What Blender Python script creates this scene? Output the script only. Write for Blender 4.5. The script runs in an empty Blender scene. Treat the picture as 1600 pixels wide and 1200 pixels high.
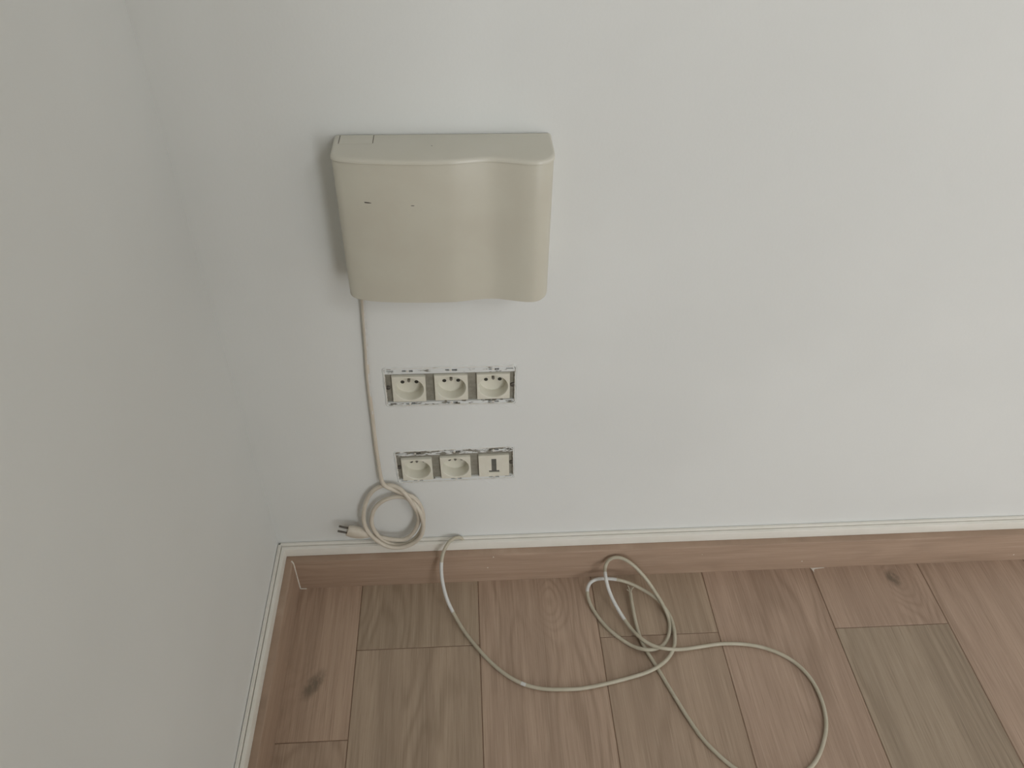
import bpy, bmesh, math, random
from mathutils import Vector, Matrix, Euler, noise
random.seed(7)
S = bpy.context.scene
col = S.collection
# ---------------------------------------------------------------- camera
cd = bpy.data.cameras.new('camera'); cam = bpy.data.objects.new('camera', cd); col.objects.link(cam)
cd.sensor_fit = 'HORIZONTAL'; cd.sensor_width = 36.0; cd.lens = 1256.45 / 1600 * 36.0
cd.clip_start = 0.02
pitch, yaw, roll = 0.7202, 0.0729, 0.0213
F = Vector((math.sin(yaw)*math.cos(pitch), math.cos(yaw)*math.cos(pitch), -math.sin(pitch)))
R0 = Vector((math.cos(yaw), -math.sin(yaw), 0)); U0 = R0.cross(F)
Rv = R0*math.cos(roll)+U0*math.sin(roll); Uv = -R0*math.sin(roll)+U0*math.cos(roll)
m = Matrix((Rv, Uv, -F)).transposed().to_4x4(); m.translation = Vector((0.3096, -0.8184, 1.1372))
cam.matrix_world = m
S.camera = cam
# ---------------------------------------------------------------- light and exposure
W = bpy.data.worlds.new('world'); S.world = W; W.use_nodes = True
W.node_tree.nodes['Background'].inputs[0].default_value = (0.80, 0.90, 1.0, 1)
W.node_tree.nodes['Background'].inputs[1].default_value = 1.0
RX, RY, RZ = 3.2, -3.6, 2.5                   # room: x 0..RX, y RY..0, z 0..RZ
VX0, VX1, WZ0, WZ1 = 1.2, 2.4, 0.05, 2.05         # unseen glazed door opening, added in the rear wall for daylight
NX, NY = 0.62, -1.15                            # unseen wall stub, added behind the camera to shade the left corner
def day(name, sx, sy, e, loc, rot):
    ld = bpy.data.lights.new(name, 'AREA'); lo = bpy.data.objects.new(name, ld); col.objects.link(lo)
    ld.shape = 'RECTANGLE'; ld.size = sx; ld.size_y = sy; ld.energy = e; ld.color = (0.955, 0.98, 1.0)
    lo.location = loc; lo.rotation_euler = rot
day('added_daylight', VX1-VX0, WZ1-WZ0, 48, ((VX0+VX1)/2, RY-0.10, (WZ0+WZ1)/2), (math.pi/2, 0, 0))  # daylight added outside the unseen opening
LX, LY = 1.8, -2.2                              # unseen ceiling panel, added to brighten faces that look up
day('added_fill_light', .8, .8, 17, (LX, LY, RZ-.034), (0, 0, 0))  # added fill from above, not a known lamp of the room
S.view_settings.view_transform = 'Standard'; S.view_settings.look = 'None'
S.view_settings.gamma = 1.0; S.view_settings.use_curve_mapping = False
S.view_settings.exposure = -0.08
# ---------------------------------------------------------------- helpers
def lin(r, g, b):
    f = lambda c: (c/255/12.92) if c/255 <= .04045 else ((c/255+.055)/1.055)**2.4
    return (f(r), f(g), f(b), 1)
class NT:
    def __init__(s, name):
        s.m = bpy.data.materials.new(name); s.m.use_nodes = True
        s.t = s.m.node_tree; s.n = s.t.nodes; s.b = s.n['Principled BSDF']
    def node(s, typ, **kw):
        n = s.n.new(typ)
        for k, v in kw.items():
            if k.startswith('i_'): 
                key = k[2:]; n.inputs[int(key) if key.isdigit() else key.replace('_', ' ')].default_value = v
            else: setattr(n, k, v)
        return n
    def link(s, a, b): s.t.links.new(a, b)
    def math(s, op, a, b=None, c=None):
        n = s.n.new('ShaderNodeMath'); n.operation = op
        for i, v in enumerate((a, b, c)):
            if v is None: continue
            if isinstance(v, (int, float)): n.inputs[i].default_value = v
            else: s.link(v, n.inputs[i])
        return n.outputs[0]
    def mix(s, f, a, b):
        n = s.n.new('ShaderNodeMix'); n.data_type = 'RGBA'
        for i, v in ((0, f), (6, a), (7, b)):
            if isinstance(v, (int, float, tuple)): n.inputs[i].default_value = v
            else: s.link(v, n.inputs[i])
        return n.outputs[2]
    def noise(s, vec, scale, detail=2, rough=.5):
        n = s.node('ShaderNodeTexNoise', i_Scale=scale, i_Detail=detail, i_Roughness=rough)
        if vec is not None: s.link(vec, n.inputs['Vector'])
        return n.outputs['Fac']
    def ramp(s, f, lo, hi):
        n = s.n.new('ShaderNodeMapRange'); n.interpolation_type = 'SMOOTHSTEP'
        s.link(f, n.inputs[0]); n.inputs[1].default_value = lo; n.inputs[2].default_value = hi
        return n.outputs[0]
    def pos(s): return s.n.new('ShaderNodeNewGeometry').outputs['Position']
    def bump(s, h, strength, dist):
        n = s.node('ShaderNodeBump', i_Strength=strength, i_Distance=dist)
        s.link(h, n.inputs['Height']); s.link(n.outputs[0], s.b.inputs['Normal'])
    def out(s, c, rough=.5, metal=0, spec=.5):
        if isinstance(c, tuple): s.b.inputs['Base Color'].default_value = c
        else: s.link(c, s.b.inputs['Base Color'])
        if isinstance(rough, (int, float)): s.b.inputs['Roughness'].default_value = rough
        else: s.link(rough, s.b.inputs['Roughness'])
        s.b.inputs['Metallic'].default_value = metal; s.b.inputs['Specular IOR Level'].default_value = spec
        return s.m
def mat_wall():
    k = NT('wall_paint'); p = k.pos()
    c = k.mix(k.ramp(k.noise(p, 2.2, 3), .35, .65), lin(228, 229, 226), lin(233, 234, 231))
    h = k.math('ADD', k.math('MULTIPLY', k.noise(p, 260, 3, .6), .35), k.noise(p, 14, 3))
    k.bump(h, .10, .003)
    return k.out(c, .62, 0, .25)
def mat_plain(name, c1, c2, scale=120, rough=.5, metal=0, bump=.0, spec=.5):
    k = NT(name); tc = k.n.new('ShaderNodeTexCoord').outputs['Object']
    f = k.noise(tc, scale, 4)
    c = k.mix(k.ramp(f, .35, .68), lin(*c1), lin(*c2))
    if bump: k.bump(f, bump, .001)
    return k.out(c, rough, metal, spec)
def mat_plank(name='plank_wood', knots=True, along=1, base=(183, 159, 140), dark=(167, 144, 126), grain=1.0):
    k = NT(name); p = k.pos(); oi = k.n.new('ShaderNodeObjectInfo')
    sp = k.n.new('ShaderNodeSeparateXYZ'); k.link(p, sp.inputs[0])
    ax, ay = (sp.outputs[0], sp.outputs[1]) if along == 1 else (sp.outputs[2], sp.outputs[0])
    if along == 2: ax, ay = sp.outputs[2], sp.outputs[1]
    def vec(sx, sy, sz=17.3):
        c = k.n.new('ShaderNodeCombineXYZ')
        k.link(k.math('MULTIPLY', ax, sx), c.inputs[0]); k.link(k.math('MULTIPLY', ay, sy), c.inputs[1])
        k.link(k.math('MULTIPLY', oi.outputs['Random'], sz), c.inputs[2]); return c.outputs[0]
    big = k.noise(vec(9, 1.5), 1.0, 2.0, .45)                       # slow field: its contours are the cathedral grain
    km = None
    if knots:
        for (x, y, rx, ry) in ((.0669, -.1952, .0105, .021), (1.0205, -.051, .0105, .0145)):
            sk = .45 if x < .5 else -.12                            # the knots lie slightly askew
            ux = k.math('SUBTRACT', sp.outputs[0], x); uy = k.math('SUBTRACT', sp.outputs[1], y)
            wob = k.math('MULTIPLY', k.math('SUBTRACT', k.noise(p, 120, 3), .5), .9)
            dx = k.math('ADD', k.math('DIVIDE', k.math('SUBTRACT', ux, k.math('MULTIPLY', uy, sk)), rx), wob)
            dy = k.math('DIVIDE', uy, ry)
            d2 = k.math('ADD', k.math('MULTIPLY', dx, dx), k.math('MULTIPLY', dy, dy))
            g = k.math('POWER', 2.718, k.math('MULTIPLY', k.math('MULTIPLY', d2, d2), -.9))
            w = k.math('POWER', 2.718, k.math('MULTIPLY', d2, -.08))
            km = (g, w) if km is None else (k.math('ADD', km[0], g), k.math('ADD', km[1], w))
        # the swirl of the middle plank
        dx = k.math('DIVIDE', k.math('SUBTRACT', sp.outputs[0], .425), .030)
        dy = k.math('DIVIDE', k.math('SUBTRACT', sp.outputs[1], -.072), .042)
        d2 = k.math('ADD', k.math('MULTIPLY', dx, dx), k.math('MULTIPLY', dy, dy))
        sw = k.math('POWER', 2.718, k.math('MULTIPLY', d2, -.7))
        big = k.math('ADD', big, k.math('MULTIPLY', k.math('ADD', km[1], sw), .30))
    ph = k.math('ADD', k.math('MULTIPLY', big, 95), k.math('MULTIPLY', k.noise(vec(60, 9), 1.0, 3), 3.5))
    ring = k.math('MULTIPLY_ADD', k.math('SINE', ph), .5, .5)
    ring = k.math('POWER', ring, 2.2)
    fibre = k.noise(vec(620, 11), 1.0, 4, .7)
    streak = k.noise(vec(38, 1.7), 1.0, 4, .6)
    c = k.mix(k.ramp(streak, .30, .70), lin(*dark), lin(*base))
    amt = k.math('MULTIPLY', k.math('MULTIPLY', ring, k.ramp(k.noise(vec(8, 2, 5.1), 1.0, 2), .38, .62)), .46*grain)
    c = k.mix(amt, c, lin(140, 118, 100))
    c = k.mix(k.math('MULTIPLY', k.ramp(fibre, .50, .74), .60*grain), c, lin(136, 115, 98))
    c = k.mix(k.math('MULTIPLY', k.ramp(fibre, .50, .28), .34*grain), c, lin(204, 184, 164))
    if knots: 
        kk = k.math('MULTIPLY', k.math('MULTIPLY', km[0], k.ramp(k.noise(vec(160, 70), 1.0, 3), .1, .6)), .80)
        c = k.mix(kk, c, lin(104, 94, 81))
    # tint of the single plank
    mul = k.n.new('ShaderNodeMix'); mul.data_type = 'RGBA'; mul.blend_type = 'MULTIPLY'; mul.inputs[0].default_value = 1
    k.link(c, mul.inputs[6]); k.link(oi.outputs['Color'], mul.inputs[7])
    k.bump(k.math('ADD', fibre, k.math('MULTIPLY', ring, .3)), .12, .0006)
    return k.out(mul.outputs[2], .55, 0, .35)
def mat_painted_metal(name, cover):
    """zinc mounting plate with roller paint dragged over it; cover 0..1 is how much is painted"""
    k = NT(name); p = k.pos(); sp = k.n.new('ShaderNodeSeparateXYZ'); k.link(p, sp.inputs[0])
    c = k.n.new('ShaderNodeCombineXYZ')
    k.link(k.math('MULTIPLY', sp.outputs[0], 60), c.inputs[0]); k.link(k.math('MULTIPLY', sp.outputs[2], 230), c.inputs[2])
    f = k.noise(c.outputs[0], 1.0, 5, .62)
    msk = k.ramp(f, .62-.4*cover, .66-.4*cover)
    met = k.mix(k.noise(p, 240, 3), lin(122, 118, 107), lin(146, 142, 130))
    cc = k.mix(msk, met, lin(226, 228, 226))
    k.bump(msk, .5, .0006)
    return k.out(cc, .55, 0, .3)
M_wall = mat_wall()
M_ceil = mat_plain('ceiling_paint', (240, 240, 238), (242, 242, 240), 3, .8)
M_trim = mat_plain('cream_trunking_paint', (229, 225, 215), (233, 229, 220), 30, .45, 0, .05)
M_caulk = mat_plain('white_caulk', (222, 216, 204), (232, 228, 220), 200, .6, 0, .3)
M_plank = mat_plank()
M_base_b = mat_plank('skirting_wood_back', False, 0, (173, 148, 128), (163, 138, 118), .7)
M_base_l = mat_plank('skirting_wood_left', False, 2, (173, 148, 128), (163, 138, 118), .7)
M_grout = mat_plain('grout', (128, 104, 86), (142, 118, 99), 90, .9)
M_box = mat_plain('aged_cream_plastic', (204, 199, 184), (207, 203, 188), 18, .42, 0, .02, .4)
M_cap_lit = mat_plain('cream_plastic_lit_top', (211, 207, 193), (214, 210, 197), 18, .30, 0, .02, .5)  # box plastic made lighter on top, painting in light from above
M_dark = mat_plain('dark_seam', (92, 84, 74), (104, 96, 84), 400, .8)
M_mark = mat_plain('scuff', (74, 70, 62), (86, 80, 72), 900, .8)
M_mod = mat_plain('socket_plastic', (226, 222, 207), (230, 227, 213), 60, .38, 0, 0, .45)
M_hole = mat_plain('socket_hole', (58, 56, 48), (66, 63, 54), 300, .8)
M_pin = mat_plain('earth_pin_metal', (150, 148, 140), (170, 168, 160), 300, .35, .7)
M_metal = mat_plain('zinc_plate', (136, 132, 120), (150, 146, 134), 150, .5, .0, .1, .4)
M_screw = mat_plain('screw_metal', (84, 78, 70), (104, 98, 88), 300, .45, .4)
M_slot = mat_plain('plate_slot', (70, 70, 68), (88, 88, 86), 300, .8)
M_cable = mat_plain('grey_cable_sheath', (182, 174, 154), (190, 182, 163), 60, .42, 0, 0, .5)
M_cord = mat_plain('cream_cord_sheath', (208, 198, 182), (215, 206, 191), 60, .45, 0, 0, .4)
M_white = mat_plain('white_paint_on_cable', (208, 207, 203), (216, 215, 211), 200, .6)
M_tee = mat_plain('phone_jack_recess', (98, 97, 90), (108, 107, 100), 200, .7)
M_glass = None

def obj(name, bm, mat, parent=None, smooth=False, angle=None):
    me = bpy.data.meshes.new(name); bm.normal_update(); bm.to_mesh(me); bm.free()
    for mm in (mat if isinstance(mat, (list, tuple)) else [mat]): me.materials.append(mm)
    if smooth:
        for p in me.polygons: p.use_smooth = True
        if angle: me.set_sharp_from_angle(angle=math.radians(angle))
    o = bpy.data.objects.new(name, me); col.objects.link(o)
    if parent: o.parent = parent
    return o
def box(bm, x0, x1, y0, y1, z0, z1, bev=0, seg=2):
    vs = [bm.verts.new((x, y, z)) for z in (z0, z1) for y in (y0, y1) for x in (x0, x1)]
    fs = [bm.faces.new([vs[i] for i in q]) for q in ((0, 2, 3, 1), (4, 5, 7, 6), (0, 1, 5, 4), (2, 6, 7, 3), (0, 4, 6, 2), (1, 3, 7, 5))]
    if bev:
        es = list({e for f in fs for e in f.edges})
        bmesh.ops.bevel(bm, geom=es, offset=bev, segments=seg, profile=.5, affect='EDGES')
def holed(bm, xs, zs, holes, yf, yb):
    """slab in the xz plane from yf (front) to yb, with rectangular holes (x0,x1,z0,z1)"""
    xs = sorted(set(xs) | {h[0] for h in holes} | {h[1] for h in holes}); zs = sorted(set(zs) | {h[2] for h in holes} | {h[3] for h in holes})
    def solid(i, j):
        if i < 0 or j < 0 or i >= len(xs)-1 or j >= len(zs)-1: return False
        cx, cz = (xs[i]+xs[i+1])/2, (zs[j]+zs[j+1])/2
        return not any(h[0] < cx < h[1] and h[2] < cz < h[3] for h in holes)
    V = {}
    def v(i, j, y):
        if (i, j, y) not in V: V[(i, j, y)] = bm.verts.new((xs[i], y, zs[j]))
        return V[(i, j, y)]
    for i in range(len(xs)-1):
        for j in range(len(zs)-1):
            if not solid(i, j): continue
            bm.faces.new([v(i, j, yf), v(i+1, j, yf), v(i+1, j+1, yf), v(i, j+1, yf)])
            bm.faces.new([v(i, j, yb), v(i, j+1, yb), v(i+1, j+1, yb), v(i+1, j, yb)])
            for di, dj, a, b in ((-1, 0, (i, j+1), (i, j)), (1, 0, (i+1, j), (i+1, j+1)), (0, -1, (i, j), (i+1, j)), (0, 1, (i+1, j+1), (i, j+1))):
                if not solid(i+di, j+dj):
                    bm.faces.new([v(a[0], a[1], yf), v(a[0], a[1], yb), v(b[0], b[1], yb), v(b[0], b[1], yf)])
def cyl(bm, p0, p1, r0, r1=None, n=16):
    r1 = r0 if r1 is None else r1
    p0, p1 = Vector(p0), Vector(p1); d = (p1-p0).normalized()
    a = d.orthogonal().normalized(); b = d.cross(a)
    ra = [bm.verts.new(p0+(a*math.cos(t)+b*math.sin(t))*r0) for t in (2*math.pi*i/n for i in range(n))]
    rb = [bm.verts.new(p1+(a*math.cos(t)+b*math.sin(t))*r1) for t in (2*math.pi*i/n for i in range(n))]
    for i in range(n):
        j = (i+1) % n; bm.faces.new([ra[i], ra[j], rb[j], rb[i]])
    bm.faces.new(ra[::-1]); bm.faces.new(rb)
def catmull(P, step=.003):
    P = [Vector(p) for p in P]; out = []
    for i in range(len(P)-1):
        p0 = P[i-1] if i else P[0]*2-P[1]; p1 = P[i]; p2 = P[i+1]; p3 = P[i+2] if i+2 < len(P) else P[-1]*2-P[-2]
        n = max(2, int((p2-p1).length/step))
        for k in range(n):
            t = k/n
            out.append(.5*((2*p1)+(p2-p0)*t+(2*p0-5*p1+4*p2-p3)*t*t+(3*p1-p0-3*p2+p3)*t**3))
    out.append(P[-1]); return out
def relax(P, n=2):
    for _ in range(n):
        P = [P[0]]+[P[i]*.5+(P[i-1]+P[i+1])*.25 for i in range(1, len(P)-1)]+[P[-1]]
    return P
RINGX = {}
def tube(bm, P, r, n=10, flat=1.0, flatdir=None, matf=None, matf2=None):
    """sweep with parallel transport; matf(index) gives material slot"""
    rings = []; T = [(P[min(i+1, len(P)-1)]-P[max(i-1, 0)]).normalized() for i in range(len(P))]
    a = T[0].orthogonal().normalized()
    for i, p in enumerate(P):
        a = (a-T[i]*a.dot(T[i])).normalized()
        if flatdir is not None:
            w = Vector(flatdir); a = (w-T[i]*w.dot(T[i]))
            a = a.normalized() if a.length > 1e-4 else T[i].orthogonal().normalized()
        b = T[i].cross(a)
        rr = r(i) if callable(r) else r
        rings.append([bm.verts.new(p+(a*math.cos(t)*flat+b*math.sin(t))*rr) for t in (2*math.pi*k/n for k in range(n))])
    for i in range(len(rings)-1):
        for k in range(n):
            f = bm.faces.new([rings[i][k], rings[i][(k+1) % n], rings[i+1][(k+1) % n], rings[i+1][k]])
            if matf: f.material_index = matf(i)
            if matf2:
                RINGX[k] = (rings[i][k].co.x-P[i].x)/.003; f.material_index = matf2(i, k)
    bm.faces.new(rings[0][::-1]); bm.faces.new(rings[-1])
def struct(o): o['kind'] = 'structure'; return o
def tag(o, label, cat, group=None):
    o['label'] = label; o['category'] = cat
    if group: o['group'] = group
    return o
def empty(name, loc):
    o = bpy.data.objects.new(name, None); col.objects.link(o); o.location = loc; o.empty_display_size = .02; return o

# ---------------------------------------------------------------- room shell
X1, Z1 = .22998, .41410            # first socket of the upper strip
X2, Z2 = .23095, .25553            # first socket of the lower strip
PIT = .057
pockets = [((.2860, .4163), .0874, .0334, 0.0), ((.2878, .2608), .0860, .0332, math.radians(1.35))]   # centre, half width, half height, turn
def rr_outline(c, hw, hh, rot, N=160, rad=.004, jit=.0007, seed=0, grow=0.0):
    pts = []
    hw += grow; hh += grow
    per = []
    # walk a rounded rectangle
    corners = [(hw-rad, hh-rad, 0), (-(hw-rad), hh-rad, 90), (-(hw-rad), -(hh-rad), 180), (hw-rad, -(hh-rad), 270)]
    for ci, (cx, cz, a0) in enumerate(corners):
        for k in range(6):
            a = math.radians(a0+90*k/5); per.append((cx+rad*math.cos(a), cz+rad*math.sin(a)))
    per.append(per[0])
    L = [0]
    for i in range(1, len(per)): L.append(L[-1]+math.dist(per[i], per[i-1]))
    for i in range(N):
        s = L[-1]*i/N; j = max(q for q in range(len(L)) if L[q] <= s); j = min(j, len(per)-2)
        t = (s-L[j])/max(1e-9, L[j+1]-L[j]); x = per[j][0]*(1-t)+per[j+1][0]*t; z = per[j][1]*(1-t)+per[j+1][1]*t
        d = (noise.noise(Vector((x*90+seed, z*90, 3.3)))+.5*noise.noise(Vector((x*400+seed, z*400, 1.3))))*jit
        l = math.hypot(x, z); 
        nx, nz = (math.copysign(1, x), 0) if abs(abs(x)-hw) < abs(abs(z)-hh) else (0, math.copysign(1, z))
        x += nx*d; z += nz*d
        pts.append((c[0]+x*math.cos(rot)-z*math.sin(rot), c[1]+x*math.sin(rot)+z*math.cos(rot)))
    return pts
bm = bmesh.new()
holes = []
for (c, hw, hh, rot) in pockets:
    holes.append((c[0]-hw-.012, c[0]+hw+.012, c[1]-hh-.012, c[1]+hh+.012))
holed(bm, [0, RX], [0, RZ], holes, 0.0, .10)
# plaster rims round the two strips: wavering edge, slightly raised lip
for pi_, (c, hw, hh, rot) in enumerate(pockets):
    h = holes[pi_]; sd = pi_*31.7
    rings = []
    spec = [(.0026, 0.0, .0008), (.0021, -.0002, .0008), (.0017, .0007, .0007), (.0013, -.0004, .0008), (.0003, -.0007, .0009), (-.0001, -.0002, .0010), (-.0002, .0120, .0008)]
    outer = None
    base = rr_outline(c, hw, hh, rot, seed=sd, grow=.004, jit=.0009)
    # outer ring: project onto the rectangular hole
    o_pts = []
    for (x, z) in base:
        dx, dz = x-c[0], z-c[1]; sx = (h[1]-h[0])/2/max(abs(dx), 1e-9); sz = (h[3]-h[2])/2/max(abs(dz), 1e-9)
        s = min(sx, sz); o_pts.append((c[0]+dx*s, c[1]+dz*s))
    rings.append([bm.verts.new((x, 0, z)) for x, z in o_pts])
    for g, y, j in spec:
        pts = rr_outline(c, hw, hh, rot, seed=sd, grow=g, jit=j)
        rings.append([bm.verts.new((x, y+(.0004*noise.noise(Vector((x*260, z*260, sd))) if -.002 < y < .001 and g < .0034 else 0), z)) for x, z in pts])
    for a, b in zip(rings, rings[1:]):
        for i in range(len(a)):
            j = (i+1) % len(a); f = bm.faces.new([a[i], a[j], b[j], b[i]])
            f.normal_update()
            if f.normal.y > .3: f.normal_flip()
# fill the four corners of each hole left by the projection
    cs = [(h[1], h[3]), (h[0], h[3]), (h[0], h[2]), (h[1], h[2])]
    for cx, cz in cs:
        ring = rings[0]; best = None
        for i in range(len(ring)):
            a, b = ring[i].co, ring[(i+1) % len(ring)].co
            onx = lambda q: abs(q.x-cx) < 1e-6; onz = lambda q: abs(q.z-cz) < 1e-6
            if (onx(a) and onz(b)) or (onz(a) and onx(b)):
                if not ((onx(a) and onz(a)) or (onx(b) and onz(b))): best = (ring[i], ring[(i+1) % len(ring)])
        if best:
            f = bm.faces.new([best[0], best[1], bm.verts.new((cx, 0, cz))]); f.normal_update()
            if f.normal.y > 0: f.normal_flip()
wb = struct(obj('wall_back', bm, M_wall))
bm = bmesh.new(); box(bm, -.10, 0, RY, .10, 0, RZ); struct(obj('wall_left', bm, M_wall))
bm = bmesh.new(); holed(bm, [-.10, RX+.10], [0, RZ], [(VX0, VX1, WZ0, WZ1)], RY-.10, RY); struct(obj('wall_rear', bm, M_wall))
M_shade_wall = mat_plain('warm_bounce_beige', (206, 190, 160), (210, 194, 165), 3, .8)  # beige of the added wall stub, chosen to bounce warm light leftwards
bm = bmesh.new(); box(bm, 0, NX, NY-.10, NY, 0, RZ); struct(obj('added_shade_wall', bm, M_shade_wall))
bm = bmesh.new()
for a in ((VX0, VX0+.05), (VX1-.05, VX1), ((VX0+VX1)/2-.03, (VX0+VX1)/2+.03)): box(bm, a[0], a[1], RY-.07, RY-.02, WZ0, WZ1, .004)
for a in ((WZ0, WZ0+.05), (WZ1-.05, WZ1)): box(bm, VX0+.05, VX1-.05, RY-.069, RY-.021, a[0], a[1])
struct(obj('added_glazed_door', bm, M_ceil))
bm = bmesh.new(); box(bm, RX, RX+.10, RY, .10, 0, RZ); struct(obj('wall_right', bm, M_wall))
bm = bmesh.new(); box(bm, -.10, RX+.10, RY-.10, .10, RZ, RZ+.1); struct(obj('ceiling', bm, M_ceil))

bm = bmesh.new(); box(bm, LX-.43, LX+.43, LY-.43, LY+.43, RZ-.030, RZ-.0005, .003)
tag(obj('added_fill_panel', bm, M_ceil), 'flat square white ceiling panel, added out of view as fill light', 'lamp')
# ---------------------------------------------------------------- floor of wood-look planks
bm = bmesh.new(); box(bm, -.10, RX+.10, RY-.10, .10, -.06, -.0010)
floor = struct(obj('floor', bm, M_grout))
xe = [.0005, .1257, .3172, .5072, .6974, .8870, 1.0748]
while xe[-1] < RX-.1: xe.append(xe[-1]+.1897)
xe[-1] = RX
first = {0: -.2815, 1: -.1412, 2: -.66, 3: -.1375, 4: -.74, 5: -.1398, 6: -.62}
tint = {(0, 0): (1.05, 1.03, 1.0), (0, 1): (1.03, 1.03, 1.0), (1, 0): (.94, .99, .95), (1, 1): (.95, .985, .95), (2, 0): (1.0, .99, .97), (3, 0): (.93, .96, .92), (3, 1): (.94, .95, .92),
        (4, 0): (.97, .95, .94), (5, 0): (.95, .93, .92), (5, 1): (.80, .85, .82), (6, 0): (.96, .94, .93)}  # plank tones with light put in: left column raised, right columns lowered
G = .0006
for ci in range(len(xe)-1):
    ys = [-.0005]; y = first.get(ci, -.15-.55*random.random())
    while y > RY: ys.append(y); y -= 1.19
    ys.append(RY)
    for pi_ in range(len(ys)-1):
        bm = bmesh.new(); box(bm, xe[ci]+G, xe[ci+1]-G, ys[pi_+1]+G, ys[pi_]-G, -.008, 0.0, .0007, 1)
        o = obj('plank', bm, M_plank, floor)
        t = tint.get((ci, pi_), (1+random.uniform(-.05, .04),)*3); o.color = (*t, 1)

# ---------------------------------------------------------------- skirting and trunking
BT, PZ = .0235, .0705
def mitre_prism(bm, prof, axis, end, gap=0.0, nseg=40, wob=0.0):
    """profile points (depth from wall, z) swept along the back wall (x) or the left wall (-y), mitred into the corner"""
    rows = []
    for s in range(nseg+1):
        t = s/nseg; row = []
        for d, z in prof:
            a0 = max(d, gap); a = a0+(end-a0)*t
            zz = z+wob*noise.noise(Vector((a*3, 5.0 if axis == 'x' else 9.0, 0)))
            row.append(bm.verts.new((a, -d, zz) if axis == 'x' else (d, -a, zz)))
        rows.append(row)
    n = len(prof)
    for r0, r1 in zip(rows, rows[1:]):
        for i in range(n):
            j = (i+1) % n; bm.faces.new([r0[i], r0[j], r1[j], r1[i]])
    bm.faces.new(rows[0]); bm.faces.new(rows[-1][::-1])
    bmesh.ops.recalc_face_normals(bm, faces=bm.faces)
wood_prof = [(.0002, .0002), (BT, .0002), (BT, PZ-.0032), (BT-.0010, PZ-.0010), (BT-.0032, PZ), (.0002, PZ)]
trunk_prof = [(.0009, PZ+.0004), (.0112, PZ+.0004), (.0119, PZ+.0016), (.0116, .0868), (.0108, .0884), (.0066, .0896), (.0060, .0890), (.0059, .0872), (.0053, .0872), (.0052, .0922), (.0044, .0930), (.0009, .0931)]
bm = bmesh.new(); mitre_prism(bm, wood_prof, 'x', RX-.001); bb = struct(obj('baseboard_back', bm, M_base_b, smooth=True, angle=30))
bm = bmesh.new(); mitre_prism(bm, wood_prof, 'y', -RY-.001); bl = struct(obj('baseboard_left', bm, M_base_l, smooth=True, angle=30))
bl.color = bb.color = (1, 1, 1, 1)
bm = bmesh.new(); mitre_prism(bm, trunk_prof, 'x', RX-.001, .0042, 80, .0006); tb = struct(obj('trim_1', bm, M_trim, smooth=True, angle=30))
bm = bmesh.new(); mitre_prism(bm, trunk_prof, 'y', -RY-.001, .0042, 80, .0006); tl = struct(obj('trim_2', bm, M_trim, smooth=True, angle=30))
# caulk bead in the skirting mitre, and its spill on the floor
P = catmull([(.0205, -.0205, PZ+.0002), (.0222, -.0222, PZ-.0004), (BT+.0002, -BT-.0002, PZ-.004), (BT+.0003, -BT-.0003, .035), (BT+.0006, -BT-.0006, .0015)], .002)
bm = bmesh.new(); tube(bm, P, lambda i: .0011+.0003*noise.noise(Vector((i*.4, 0, 0))), 8); obj('caulk_bead', bm, M_caulk, bb, True)
P = catmull([(BT+.0005, -BT-.0008, .0006), (.029, -.0246, .0006), (.0345, -.0246, .0004)], .001)
bm = bmesh.new(); tube(bm, P, lambda i: .0009, 8); obj('caulk_bead', bm, M_caulk, bb, True)
bm = bmesh.new()
pp = [(.8865, -.0238), (.8900, -.0242), (.9000, -.0240), (.9090, -.0238), (.9110, -.0243), (.9060, -.0250), (.8960, -.0256), (.8915, -.0272), (.8900, -.0330), (.8888, -.0290)]
lo_ = [bm.verts.new((x, y, .0001)) for x, y in pp]; hi = [bm.verts.new((x, y, .0007)) for x, y in pp]
bm.faces.new(hi); 
for i in range(len(pp)): bm.faces.new([lo_[i], lo_[(i+1) % len(pp)], hi[(i+1) % len(pp)], hi[i]])
bmesh.ops.recalc_face_normals(bm, faces=bm.faces); obj('caulk_smear', bm, M_caulk, bb)
for (x, z, r) in ((.3434, .0650, .0011), (.3340, .0370, .0010), (.8667, .0203, .0011), (1.2414, .0150, .0011), (.6900, .0500, .0006)):
    bm = bmesh.new(); bmesh.ops.create_icosphere(bm, subdivisions=2, radius=r, matrix=Matrix.Translation((x, -BT, z)) @ Matrix.Diagonal((1, .35, 1, 1))); obj('paint_speck', bm, M_caulk, bb, True)

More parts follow.
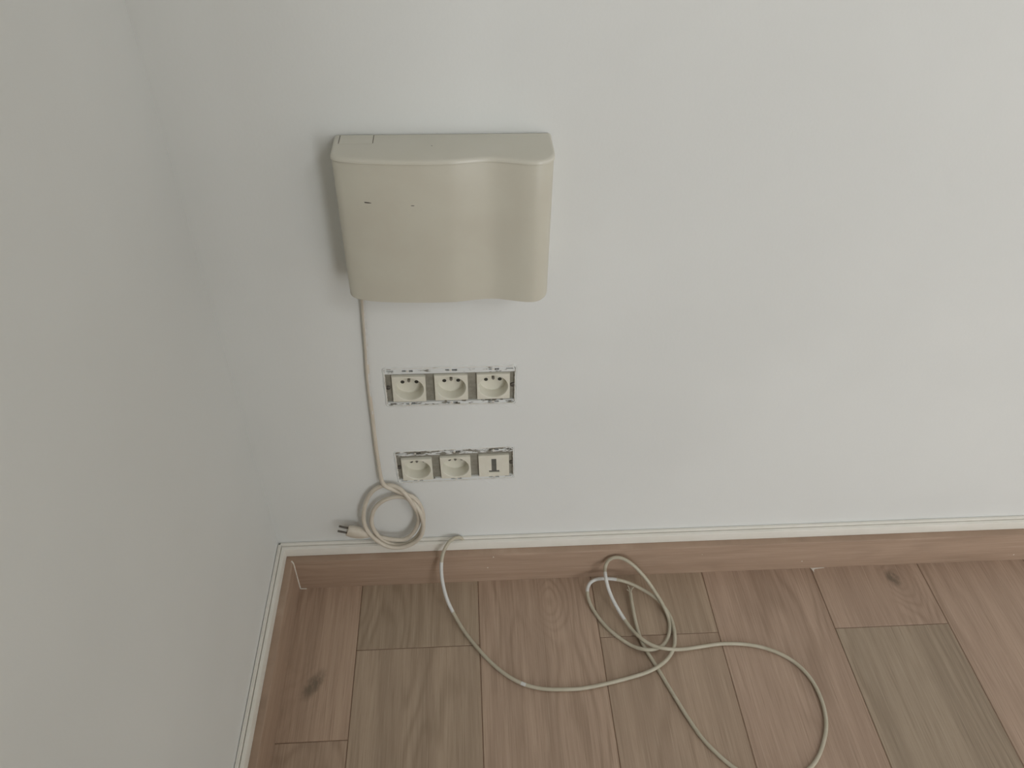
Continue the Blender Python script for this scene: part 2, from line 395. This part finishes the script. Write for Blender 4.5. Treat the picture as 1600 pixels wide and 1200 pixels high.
# ---------------------------------------------------------------- wall box
BX = tag(empty('wall_box', (.2910, 0, .600)), 'cream plastic wall box with a wavy front, a cord hanging out below it', 'junction box')
prof = [(.1772, .040), (.1774, .0445), (.1785, .0480), (.1808, .0505), (.185, .0530), (.195, .0562), (.210, .0592), (.232, .0615), (.255, .0628), (.273, .0632), (.297, .0628), (.312, .0608), (.325, .0588), (.337, .0577), (.347, .0585),
        (.360, .0615), (.373, .0648), (.385, .0662), (.392, .0650), (.3975, .0618), (.4015, .0570), (.4035, .0520), (.4042, .0470), (.4044, .040)]
pv = catmull([(x, -d, 0) for x, d in prof], .0022)
def shell(bm, rows, back=.002):
    """rows: (z, inset, left shrink, right shrink)"""
    R_ = []
    for z, ins, ls, rs in rows:
        row = []
        pts = [Vector((.1772, -back, 0)), Vector((.1772, -.02, 0))]+pv+[Vector((.4044, -.02, 0)), Vector((.4044, -back, 0))]
        for p in pts:
            x, y = p.x, p.y
            wl = max(0, 1-(x-.1772)/.03); wr_ = max(0, 1-(.4044-x)/.03)
            x += (ls+ins)*wl-(rs+ins)*wr_
            if y < -.03: y += ins
            row.append(bm.verts.new((x, y, z)))
        R_.append(row)
    for a, b in zip(R_, R_[1:]):
        for i in range(len(a)-1): bm.faces.new([a[i], a[i+1], b[i+1], b[i]])
        bm.faces.new([a[-1], a[0], b[0], b[-1]])
    bm.faces.new(R_[0][::-1]); bm.faces.new(R_[-1])
    bmesh.ops.recalc_face_normals(bm, faces=bm.faces)
    for v in bm.verts: v.co -= Vector((.2910, 0, .600))
rows = []
r = .0038
for k in range(9):
    a = math.pi/2*k/8; sh = r*(1-math.sin(a)); rows.append((.5995+r*(1-math.cos(a)), .0015*max(0, 1-k/2.0), sh, sh*.8))
rows += [(.64, 0, 0, 0), (.70, 0, 0, 0), (.7675, 0, 0, 0), (.7684, .0004, 0, 0)]
bm = bmesh.new(); shell(bm, rows); obj('cover_panel', bm, M_box, BX, True, 40)
bm = bmesh.new(); shell(bm, [(.7686, -.0002, 0, 0), (.7690, -.0009, 0, 0), (.7712, -.0008, 0, 0), (.7724, .0000, 0, 0), (.7732, .0012, 0, 0), (.7735, .0026, 0, 0)]); obj('top_cap', bm, M_cap_lit, BX, True, 50)
bm = bmesh.new(); box(bm, .1850-.291, .3965-.291, -.004, -.0001, .006, .168); obj('back_plate', bm, M_box, BX)
bm = bmesh.new()
zt = .1735
box(bm, .1832-.291, .2175-.291, -.0238, -.003, zt-.001, zt+.00035, .0002, 1); obj('hatch', bm, M_cap_lit, BX)
for hx in (.1824, .2176):
    bm = bmesh.new(); box(bm, hx-.291, hx+.0007-.291, -.0225, -.003, zt-.001, zt+.0001); obj('hatch_seam', bm, M_dark, BX)
# scuffs on the front
def front_y(x):
    for (a, da), (b, db) in zip(prof, prof[1:]):
        if a <= x <= b: return -(da+(db-da)*(x-a)/(b-a))
for x, z, w, h, t in ((.2095, .7255, .0110, .0014, -3), (.2572, .7232, .0042, .0009, 0), (.2012, .6864, .0014, .0012, 0), (.3990, .7150, .0014, .0025, 0), (.279, .7715, .0018, .0006, 0)):
    bm = bmesh.new(); bmesh.ops.create_uvsphere(bm, u_segments=10, v_segments=6, radius=.5)
    for v in bm.verts:
        v.co = Vector((v.co.x*w, v.co.y*.0003, v.co.z*h)); v.co.z += v.co.x*math.tan(math.radians(t))
        if z > .771: v.co = Vector((v.co.x, v.co.z, v.co.y))
        v.co += Vector((x-.291, front_y(x)-.0001 if z < .771 else -.030, z-.6 if z < .771 else zt+.0001))
        if z < .771: v.co.y = front_y(v.co.x+.291)-.00012+(.0002 if (v.co.y-front_y(x)) > 0 else 0)
    obj('scuff', bm, M_mark, BX)

# ---------------------------------------------------------------- socket strips
def socket_bm(deep=.0145):
    """45 mm module: square face with round dished well (face plane y=0 local)"""
    bm = bmesh.new(); N = 64; hw = .0225
    def ring(rr, y): return [bm.verts.new((rr*math.cos(2*math.pi*i/N), y, rr*math.sin(2*math.pi*i/N))) for i in range(N)]
    def sq(h, y, rc=.0012):
        out = []
        for i in range(N):
            a = 2*math.pi*i/N+math.pi/N*0; c, s = math.cos(a), math.sin(a); k = 1/max(abs(c), abs(s)); out.append(bm.verts.new((h*c*k, y, h*s*k)))
        return out
    R = [sq(hw, deep+.0035), sq(hw, .0008), sq(hw-.0004, .0001), sq(hw-.0012, 0), ring(.0202, 0), ring(.0197, .0004), ring(.01935, .0014), ring(.0190, deep-.0005), ring(.0186, deep-.0001), ring(.0180, deep)]
    for a, b in zip(R, R[1:]):
        for i in range(N): bm.faces.new([a[i], a[(i+1) % N], b[(i+1) % N], b[i]])
    bm.faces.new(R[-1]); bm.faces.new(R[0][::-1])
    bmesh.ops.recalc_face_normals(bm, faces=bm.faces)
    return bm
def hole_bm(deep):
    bm = bmesh.new()
    for s in (-1, 1): cyl(bm, (s*.0095, deep-.0003, 0), (s*.0095, deep+.001, 0), .0027, n=20)
    return bm
def pin_bm(deep):
    bm = bmesh.new(); z = .0105
    cyl(bm, (0, deep+.001, z), (0, deep-.0105, z), .0021, n=18); cyl(bm, (0, deep-.0105, z), (0, deep-.0120, z), .0021, .0013, 18)
    return bm
def jack_bm():
    bm = bmesh.new(); hw = .0225; T = [(-.0036, .0036, -.0100, .0150), (-.0078, .0078, -.0138, -.0096)]
    holed(bm, [-hw, hw], [-hw, hw], [T[0], T[1]], 0.0, .0085)
    return bm
def strip(loc, rot, dx0, dz0, deep, last_jack, label, pock, covers):
    t = tag(empty('socket_strip', (loc[0], 0, loc[1])), label, 'socket')
    t.rotation_euler = (0, -rot, 0)
    hw, hh = pock
    Y = .0032
    # mounting plate: zinc sheet with a window per module
    bm = bmesh.new(); xs0 = [dx0+PIT*k for k in range(3)]
    win = [(x-.0222, x+.0222, dz0-.0222, dz0+.0222) for x in xs0]
    holed(bm, [-hw-.004, hw+.004], [-hh-.004, hh+.004], win, Y, Y+.0012); obj('mounting_plate', bm, M_metal, t)
    # dark box behind
    bm = bmesh.new(); holed(bm, [-hw+.004, hw-.004], [-hh+.004, hh-.004], [], Y+.017, Y+.018)
    obj('back_box', bm, M_slot, t)
    # top and bottom rails, each with its slots
    for s, cv in ((1, covers[0]), (-1, covers[1])):
        z1 = s*(hh-.0006); z0 = s*(hh-.0100) if s > 0 else s*(hh-.0058)
        za, zb = min(z0, z1), max(z0, z1); zm = (za+zb)/2
        hl = []
        for k, x in enumerate(xs0):
            j = [random.uniform(-.0013, .0010) for _ in range(4)]
            hl.append((x-.0068+j[0], x-.0022+j[1]*.4, zm-.0010, zm+.0014+j[2]*.3)); hl.append((x+.0018, x+.0080+j[3], zm-.0016, zm+.0016+j[1]*.3))
        hl.append((-hw+.0035, -hw+.0125, zm-.0006, zm+.0014)); hl.append((hw-.0125, hw-.0030, zm-.0004, zm+.0014))
        bm = bmesh.new(); holed(bm, [-hw+.001, hw-.001], [za, zb], hl, Y-.0030, Y-.0001); obj('rail', bm, mat_painted_metal('painted_rail', cv), t)
        bm = bmesh.new(); holed(bm, [-hw+.0015, hw-.0015], [za+.0004, zb-.0004], [], Y-.0009, Y-.0002); obj('rail_slot', bm, M_slot, t)
        for x in xs0:       # little rounded bosses between the slots
            bm = bmesh.new(); cyl(bm, (x-.0002, Y-.0004, zm), (x-.0002, Y-.0038, zm), .0018, .0014, 12); obj('rivet', bm, M_caulk, t, True, 40)
        # ragged ridge of dried paint where the rail meets the plaster
        P = [Vector((-hw+.002+(2*hw-.004)*i/90, Y-.0034+.0005*noise.noise(Vector((i*.5, s, 0))), s*(hh-.0002)+.0006*noise.noise(Vector((i*.33, s*4, 2))))) for i in range(91)]
        bm = bmesh.new(); tube(bm, P, lambda i: .00045+.0004*noise.noise(Vector((i*.42, 3*s, 7))), 6); obj('paint_ridge', bm, M_caulk, t, True)
    # side ends: lugs with screws
    for s in (-1, 1):
        bm = bmesh.new(); cx = s*(hw-.0032); cz = -.0020
        cyl(bm, (cx, Y, cz), (cx, Y-.0016, cz), .0033, n=20); cyl(bm, (cx, Y-.0016, cz), (cx, Y-.0022, cz), .0033, .0024, 20)
        obj('screw', bm, M_screw, t, True, 40)
        bm = bmesh.new(); box(bm, cx-.0026, cx+.0026, Y-.0024, Y-.0021, cz-.0004, cz+.0004); obj('screw_slot', bm, M_slot, t)
        bm = bmesh.new()
        P = [Vector((s*(hw-.0005)+.0005*noise.noise(Vector((i*.4, s, 5))), Y-.0028, -hh+.004+(2*hh-.008)*i/40)) for i in range(41)]
        tube(bm, P, lambda i: .0005+.0004*noise.noise(Vector((i*.5, 3*s, 1))), 6); obj('paint_ridge', bm, M_caulk, t, True)
    for k, x in enumerate(xs0):
        tilt = (-.8, 0, .3)[k]
        if last_jack and k == 2:
            o = obj('phone_jack', jack_bm(), M_mod, t); o.location = (x, -.0004, dz0-.0006); o['label'] = 'white telephone jack with a grey T-shaped opening'
            bm = bmesh.new(); holed(bm, [-.0036, .0036], [-.0096, .0150], [], .0012, .006); holed(bm, [-.0078, .0078], [-.0138, -.0096], [], .0012, .006)
            q = obj('jack_recess', bm, M_tee, o)
            bm = bmesh.new()
            P = catmull([(-.0098, -.0001, -.0122), (-.0080, -.0002, -.0146), (0, -.0002, -.0154), (.0080, -.0002, -.0146), (.0098, -.0001, -.0122)], .001)
            tube(bm, P, .0003, 6); obj('moulded_rim', bm, M_mod, o, True)
            continue
        o = obj('power_socket', socket_bm(deep), M_mod, t, True, 35); o.location = (x, -.0004, dz0-.0010+(-.0006, 0, .0003)[k])
        o.rotation_euler = (math.radians(0), math.radians(-tilt), 0)
        obj('contact_hole', hole_bm(deep), M_hole, o); obj('earth_pin', pin_bm(deep), M_pin, o, True, 40)
        bm = bmesh.new(); box(bm, -.0030, .0030, deep-.0006, deep+.0004, .0072, .0140, .0003, 1); obj('earth_slot', bm, M_screw, o)
    return t
c, hw, hh, rt = pockets[0]
strip(c, rt, X1-c[0], Z1-c[1], .0160, False, 'upper metal strip in the wall holding three white round-well power sockets', (hw, hh), (.62, .50))
c, hw, hh, rt = pockets[1]
strip(c, rt, X2-c[0], Z2-c[1], .0180, True, 'lower metal strip in the wall with two power sockets and a T-slot telephone jack', (hw, hh), (.36, .68))

# ---------------------------------------------------------------- grey cable from the wall, looped on the floor
FLOOR= [(0.2965, -0.0036, 0.086), (0.2895, -0.005, 0.0975), (0.2762, -0.012, 0.0999), (0.2663, -0.023, 0.0934), (0.2602, -0.036, 0.0795), (0.2597, -0.052, 0.0557), (0.2656, -0.072, 0.0319), (0.2762, -0.089, 0.012), (0.2959, -0.1236, 0.005), (0.3267, -0.1659, 0.003), (0.3548, -0.1948, 0.003), (0.3808, -0.2116, 0.003), (0.4109, -0.2208, 0.003), (0.4443, -0.223, 0.003), (0.4655, -0.2231, 0.003), (0.498, -0.2186, 0.003), (0.5341, -0.2112, 0.003), (0.5649, -0.2037, 0.003), (0.5862, -0.1971, 0.008), (0.6038, -0.1847, 0.006), (0.6149, -0.1724, 0.009), (0.6226, -0.1554, 0.006), (0.6262, -0.1364, 0.005), (0.6263, -0.115, 0.004), (0.6221, -0.0971, 0.004), (0.6092, -0.0787, 0.01), (0.5925, -0.0645, 0.012), (0.5718, -0.0525, 0.016), (0.5498, -0.0463, 0.021), (0.5282, -0.0419, 0.02), (0.5108, -0.0416, 0.018), (0.5007, -0.0469, 0.016), (0.4961, -0.0569, 0.013), (0.4961, -0.0689, 0.009), (0.5012, -0.0858, 0.004), (0.5109, -0.107, 0.003), (0.5235, -0.1267, 0.003), (0.5392, -0.1438, 0.003), (0.5552, -0.157, 0.003), (0.5708, -0.1672, 0.009), (0.5864, -0.1666, 0.006), (0.6017, -0.1599, 0.003), (0.6136, -0.1464, 0.003), (0.6209, -0.128, 0.003), (0.6221, -0.1095, 0.004), (0.6159, -0.0912, 0.012), (0.6058, -0.0725, 0.02), (0.5943, -0.058, 0.032), (0.5817, -0.049, 0.045), (0.5707, -0.042, 0.0542), (0.5572, -0.034, 0.0602), (0.5438, -0.029, 0.06), (0.5322, -0.03, 0.0564), (0.5269, -0.034, 0.0424), (0.5238, -0.0552, 0.046), (0.5277, -0.0696, 0.032), (0.5347, -0.0861, 0.021), (0.5455, -0.108, 0.013), (0.5564, -0.1286, 0.009), (0.5691, -0.1497, 0.012), (0.5839, -0.1609, 0.01), (0.6003, -0.1685, 0.012), (0.6185, -0.1696, 0.009), (0.6381, -0.1666, 0.004), (0.6634, -0.1633, 0.003), (0.6979, -0.16, 0.003), (0.7339, -0.1628, 0.003), (0.7623, -0.1705, 0.003), (0.7859, -0.1832, 0.003), (0.8046, -0.2004, 0.003), (0.8174, -0.2248, 0.003), (0.8219, -0.2541, 0.003), (0.8197, -0.2807, 0.003), (0.814, -0.3005, 0.003), (0.802, -0.3222, 0.003), (0.7862, -0.3431, 0.003), (0.7655, -0.3593, 0.003), (0.7381, -0.3682, 0.003), (0.7054, -0.3691, 0.003), (0.6807, -0.3614, 0.003), (0.6606, -0.3459, 0.003), (0.6437, -0.3263, 0.003), (0.6295, -0.3051, 0.003), (0.6166, -0.2761, 0.003), (0.6076, -0.2522, 0.003), (0.5975, -0.2246, 0.003), (0.5873, -0.1954, 0.002), (0.5772, -0.1696, 0.003), (0.571, -0.1523, 0.005), (0.5677, -0.1273, 0.006), (0.5666, -0.1005, 0.008), (0.5669, -0.076, 0.009), (0.5674, -0.0642, 0.009)]
CORD= [(0.1861, -0.012, 0.5823), (0.1839, -0.006, 0.5545), (0.1822, -0.005, 0.5243), (0.1804, -0.004, 0.4876), (0.1782, -0.004, 0.4499), (0.177, -0.004, 0.4046), (0.1766, -0.004, 0.3566), (0.1762, -0.005, 0.3197), (0.1765, -0.006, 0.2879), (0.179, -0.0105, 0.2389), (0.187, -0.0121, 0.2298), (0.1983, -0.0118, 0.2208), (0.2099, -0.0114, 0.2128), (0.2228, -0.01, 0.2034), (0.2319, -0.0107, 0.1848), (0.2355, -0.0128, 0.1613), (0.2328, -0.015, 0.1377), (0.2231, -0.0169, 0.1169), (0.2094, -0.0182, 0.1033), (0.1948, -0.0186, 0.0994), (0.1808, -0.0184, 0.1023), (0.1688, -0.0176, 0.113), (0.159, -0.0161, 0.1299), (0.155, -0.0145, 0.1481), (0.1565, -0.013, 0.1638), (0.1621, -0.0114, 0.1809), (0.1729, -0.01, 0.1946), (0.1872, -0.0092, 0.2028), (0.201, -0.0089, 0.2049), (0.2118, -0.0101, 0.2031), (0.2224, -0.0141, 0.1957), (0.23, -0.0186, 0.1836), (0.2339, -0.0202, 0.1661), (0.2349, -0.022, 0.1463), (0.2295, -0.0239, 0.1255), (0.2165, -0.0243, 0.1096), (0.1981, -0.0251, 0.1014), (0.1812, -0.0251, 0.1029), (0.1677, -0.0244, 0.1116), (0.1548, -0.022, 0.1264), (0.1466, -0.0194, 0.1437), (0.1441, -0.0166, 0.1623), (0.1467, -0.0136, 0.1822), (0.154, -0.0092, 0.204), (0.1657, -0.0075, 0.221), (0.1798, -0.0067, 0.2285), (0.1935, -0.0087, 0.2301), (0.2054, -0.0124, 0.2256), (0.2145, -0.0189, 0.2162), (0.2214, -0.0195, 0.1979), (0.2268, -0.0159, 0.1764), (0.2283, -0.0144, 0.1571), (0.2235, -0.0141, 0.136), (0.214, -0.0156, 0.1193), (0.2012, -0.0166, 0.1097), (0.1871, -0.0166, 0.1106), (0.1731, -0.0163, 0.1145), (0.1608, -0.0159, 0.1194), (0.1487, -0.0166, 0.1254)]

RC = .0029
FP = relax(catmull(FLOOR, .0035), 5)
for p in FP:
    if p.y < -BT-.002: p.z = max(p.z, RC)
def near(i, c, r): return (FP[i]-Vector(c)).length < r
acc = [0]
for i in range(1, len(FP)): acc.append(acc[-1]+(FP[i]-FP[i-1]).length)
def idx_of(c): return min(range(len(FP)), key=lambda i: (FP[i]-Vector(c)).length)
i_s = idx_of((.2607, -.036, .078))
i_a = idx_of((.2762, -.089, .012))
i_b0, i_b1 = idx_of((.5718, -.0525, .016)), idx_of((.4961, -.0625, .011))
i_c0, i_c1 = idx_of((.5236, -.045, .044)), idx_of((.5564, -.1286, .009))
i_d = idx_of((.3808, -.2116, .003))
def fm(i): return 1 if (i_s < i < i_a or i_b0+6 < i < i_b1 or i_c0 < i < i_c1-4 or i_d-1 <= i <= i_d) else 0
bm = bmesh.new(); tube(bm, FP, RC, 12, matf=fm)
grey = tag(obj('cable', bm, [M_cable, M_white], None, True, 60), 'grey cable from the white trunking, lying in loops on the plank floor', 'cable')
# bare wires fanning out at its end
e = FP[-1]
for k, (dx, dy, dz) in enumerate(((-.006, .005, .003), (-.002, .010, .000), (.006, .007, .006), (-.004, .010, .007), (.004, .013, -.002))):
    P = catmull([e+Vector((0, -.002, 0)), e+Vector((dx*.4, dy*.5, dz*.7)), e+Vector((dx, dy, dz))], .001)
    bm = bmesh.new(); tube(bm, P, .00075, 6); obj('bare_wire', bm, M_cable, grey, True)

# ---------------------------------------------------------------- cream cord hanging from the box, coiled, with its plug
CP = relax(catmull(CORD, .003), 4)
CP = [Vector((.1871, -.014, .6080)), Vector((.1866, -.013, .595))]+CP
for p in CP:                                       # stays in front of the trunking lip and plinth edge
    if p.z < .0965: p.y = min(p.y, -.0150)
jp = min(range(len(CP)), key=lambda i: abs(CP[i].z-.51) + (0 if i < 60 else 9))
bm = bmesh.new(); jw = [i for i, p in enumerate(CP) if .375 < p.z < .575]
tube(bm, CP, lambda i: .0028+.0005*min(1, max(0, (.26-CP[i].z)/.02)), 12, matf2=lambda i, k: 1 if (i in jw and noise.noise(Vector((i*.13, k*.3, 0))) > -.12 and RINGX[k] > .3) else 0)
cord = tag(obj('power_cord', bm, [M_cord, M_white], None, True, 60), 'cream cord with a plug, hanging from the wall box and coiled against the wall', 'cord')
# plug: body lofted from the cord to the pin face, two pins
a = Vector((.1500, -.0180, .1265)); b = Vector((.1170, -.0190, .1410)); d = (b-a).normalized()
up = Vector((0, -1, 0)); sd = d.cross(up).normalized(); bm = bmesh.new(); rings = []
for t, w, h in ((0, .0035, .0035), (.10, .0052, .0048), (.30, .0078, .0068), (.55, .0094, .0076), (.80, .0090, .0076), (.95, .0080, .0070), (1.0, .0072, .0062)):
    c_ = a.lerp(b, t); w *= 1.14; rings.append([bm.verts.new(c_+sd*w*math.copysign(abs(math.cos(q))**.8, math.cos(q))+up*h*math.copysign(abs(math.sin(q))**.8, math.sin(q))) for q in (2*math.pi*i/20 for i in range(20))])
for p, q in zip(rings, rings[1:]):
    for i in range(20): bm.faces.new([p[i], p[(i+1) % 20], q[(i+1) % 20], q[i]])
bm.faces.new(rings[0][::-1]); bm.faces.new(rings[-1]); bmesh.ops.recalc_face_normals(bm, faces=bm.faces)
obj('plug', bm, M_cord, cord, True, 50)
for s in (-1, 1):
    bm = bmesh.new(); o_ = sd*0.0022*s+up*.0050*s*-1*.6
    cyl(bm, b+o_-d*.001, b+o_+d*.0140, .0016, n=12); obj('plug_pin', bm, M_screw, cord, True, 40)
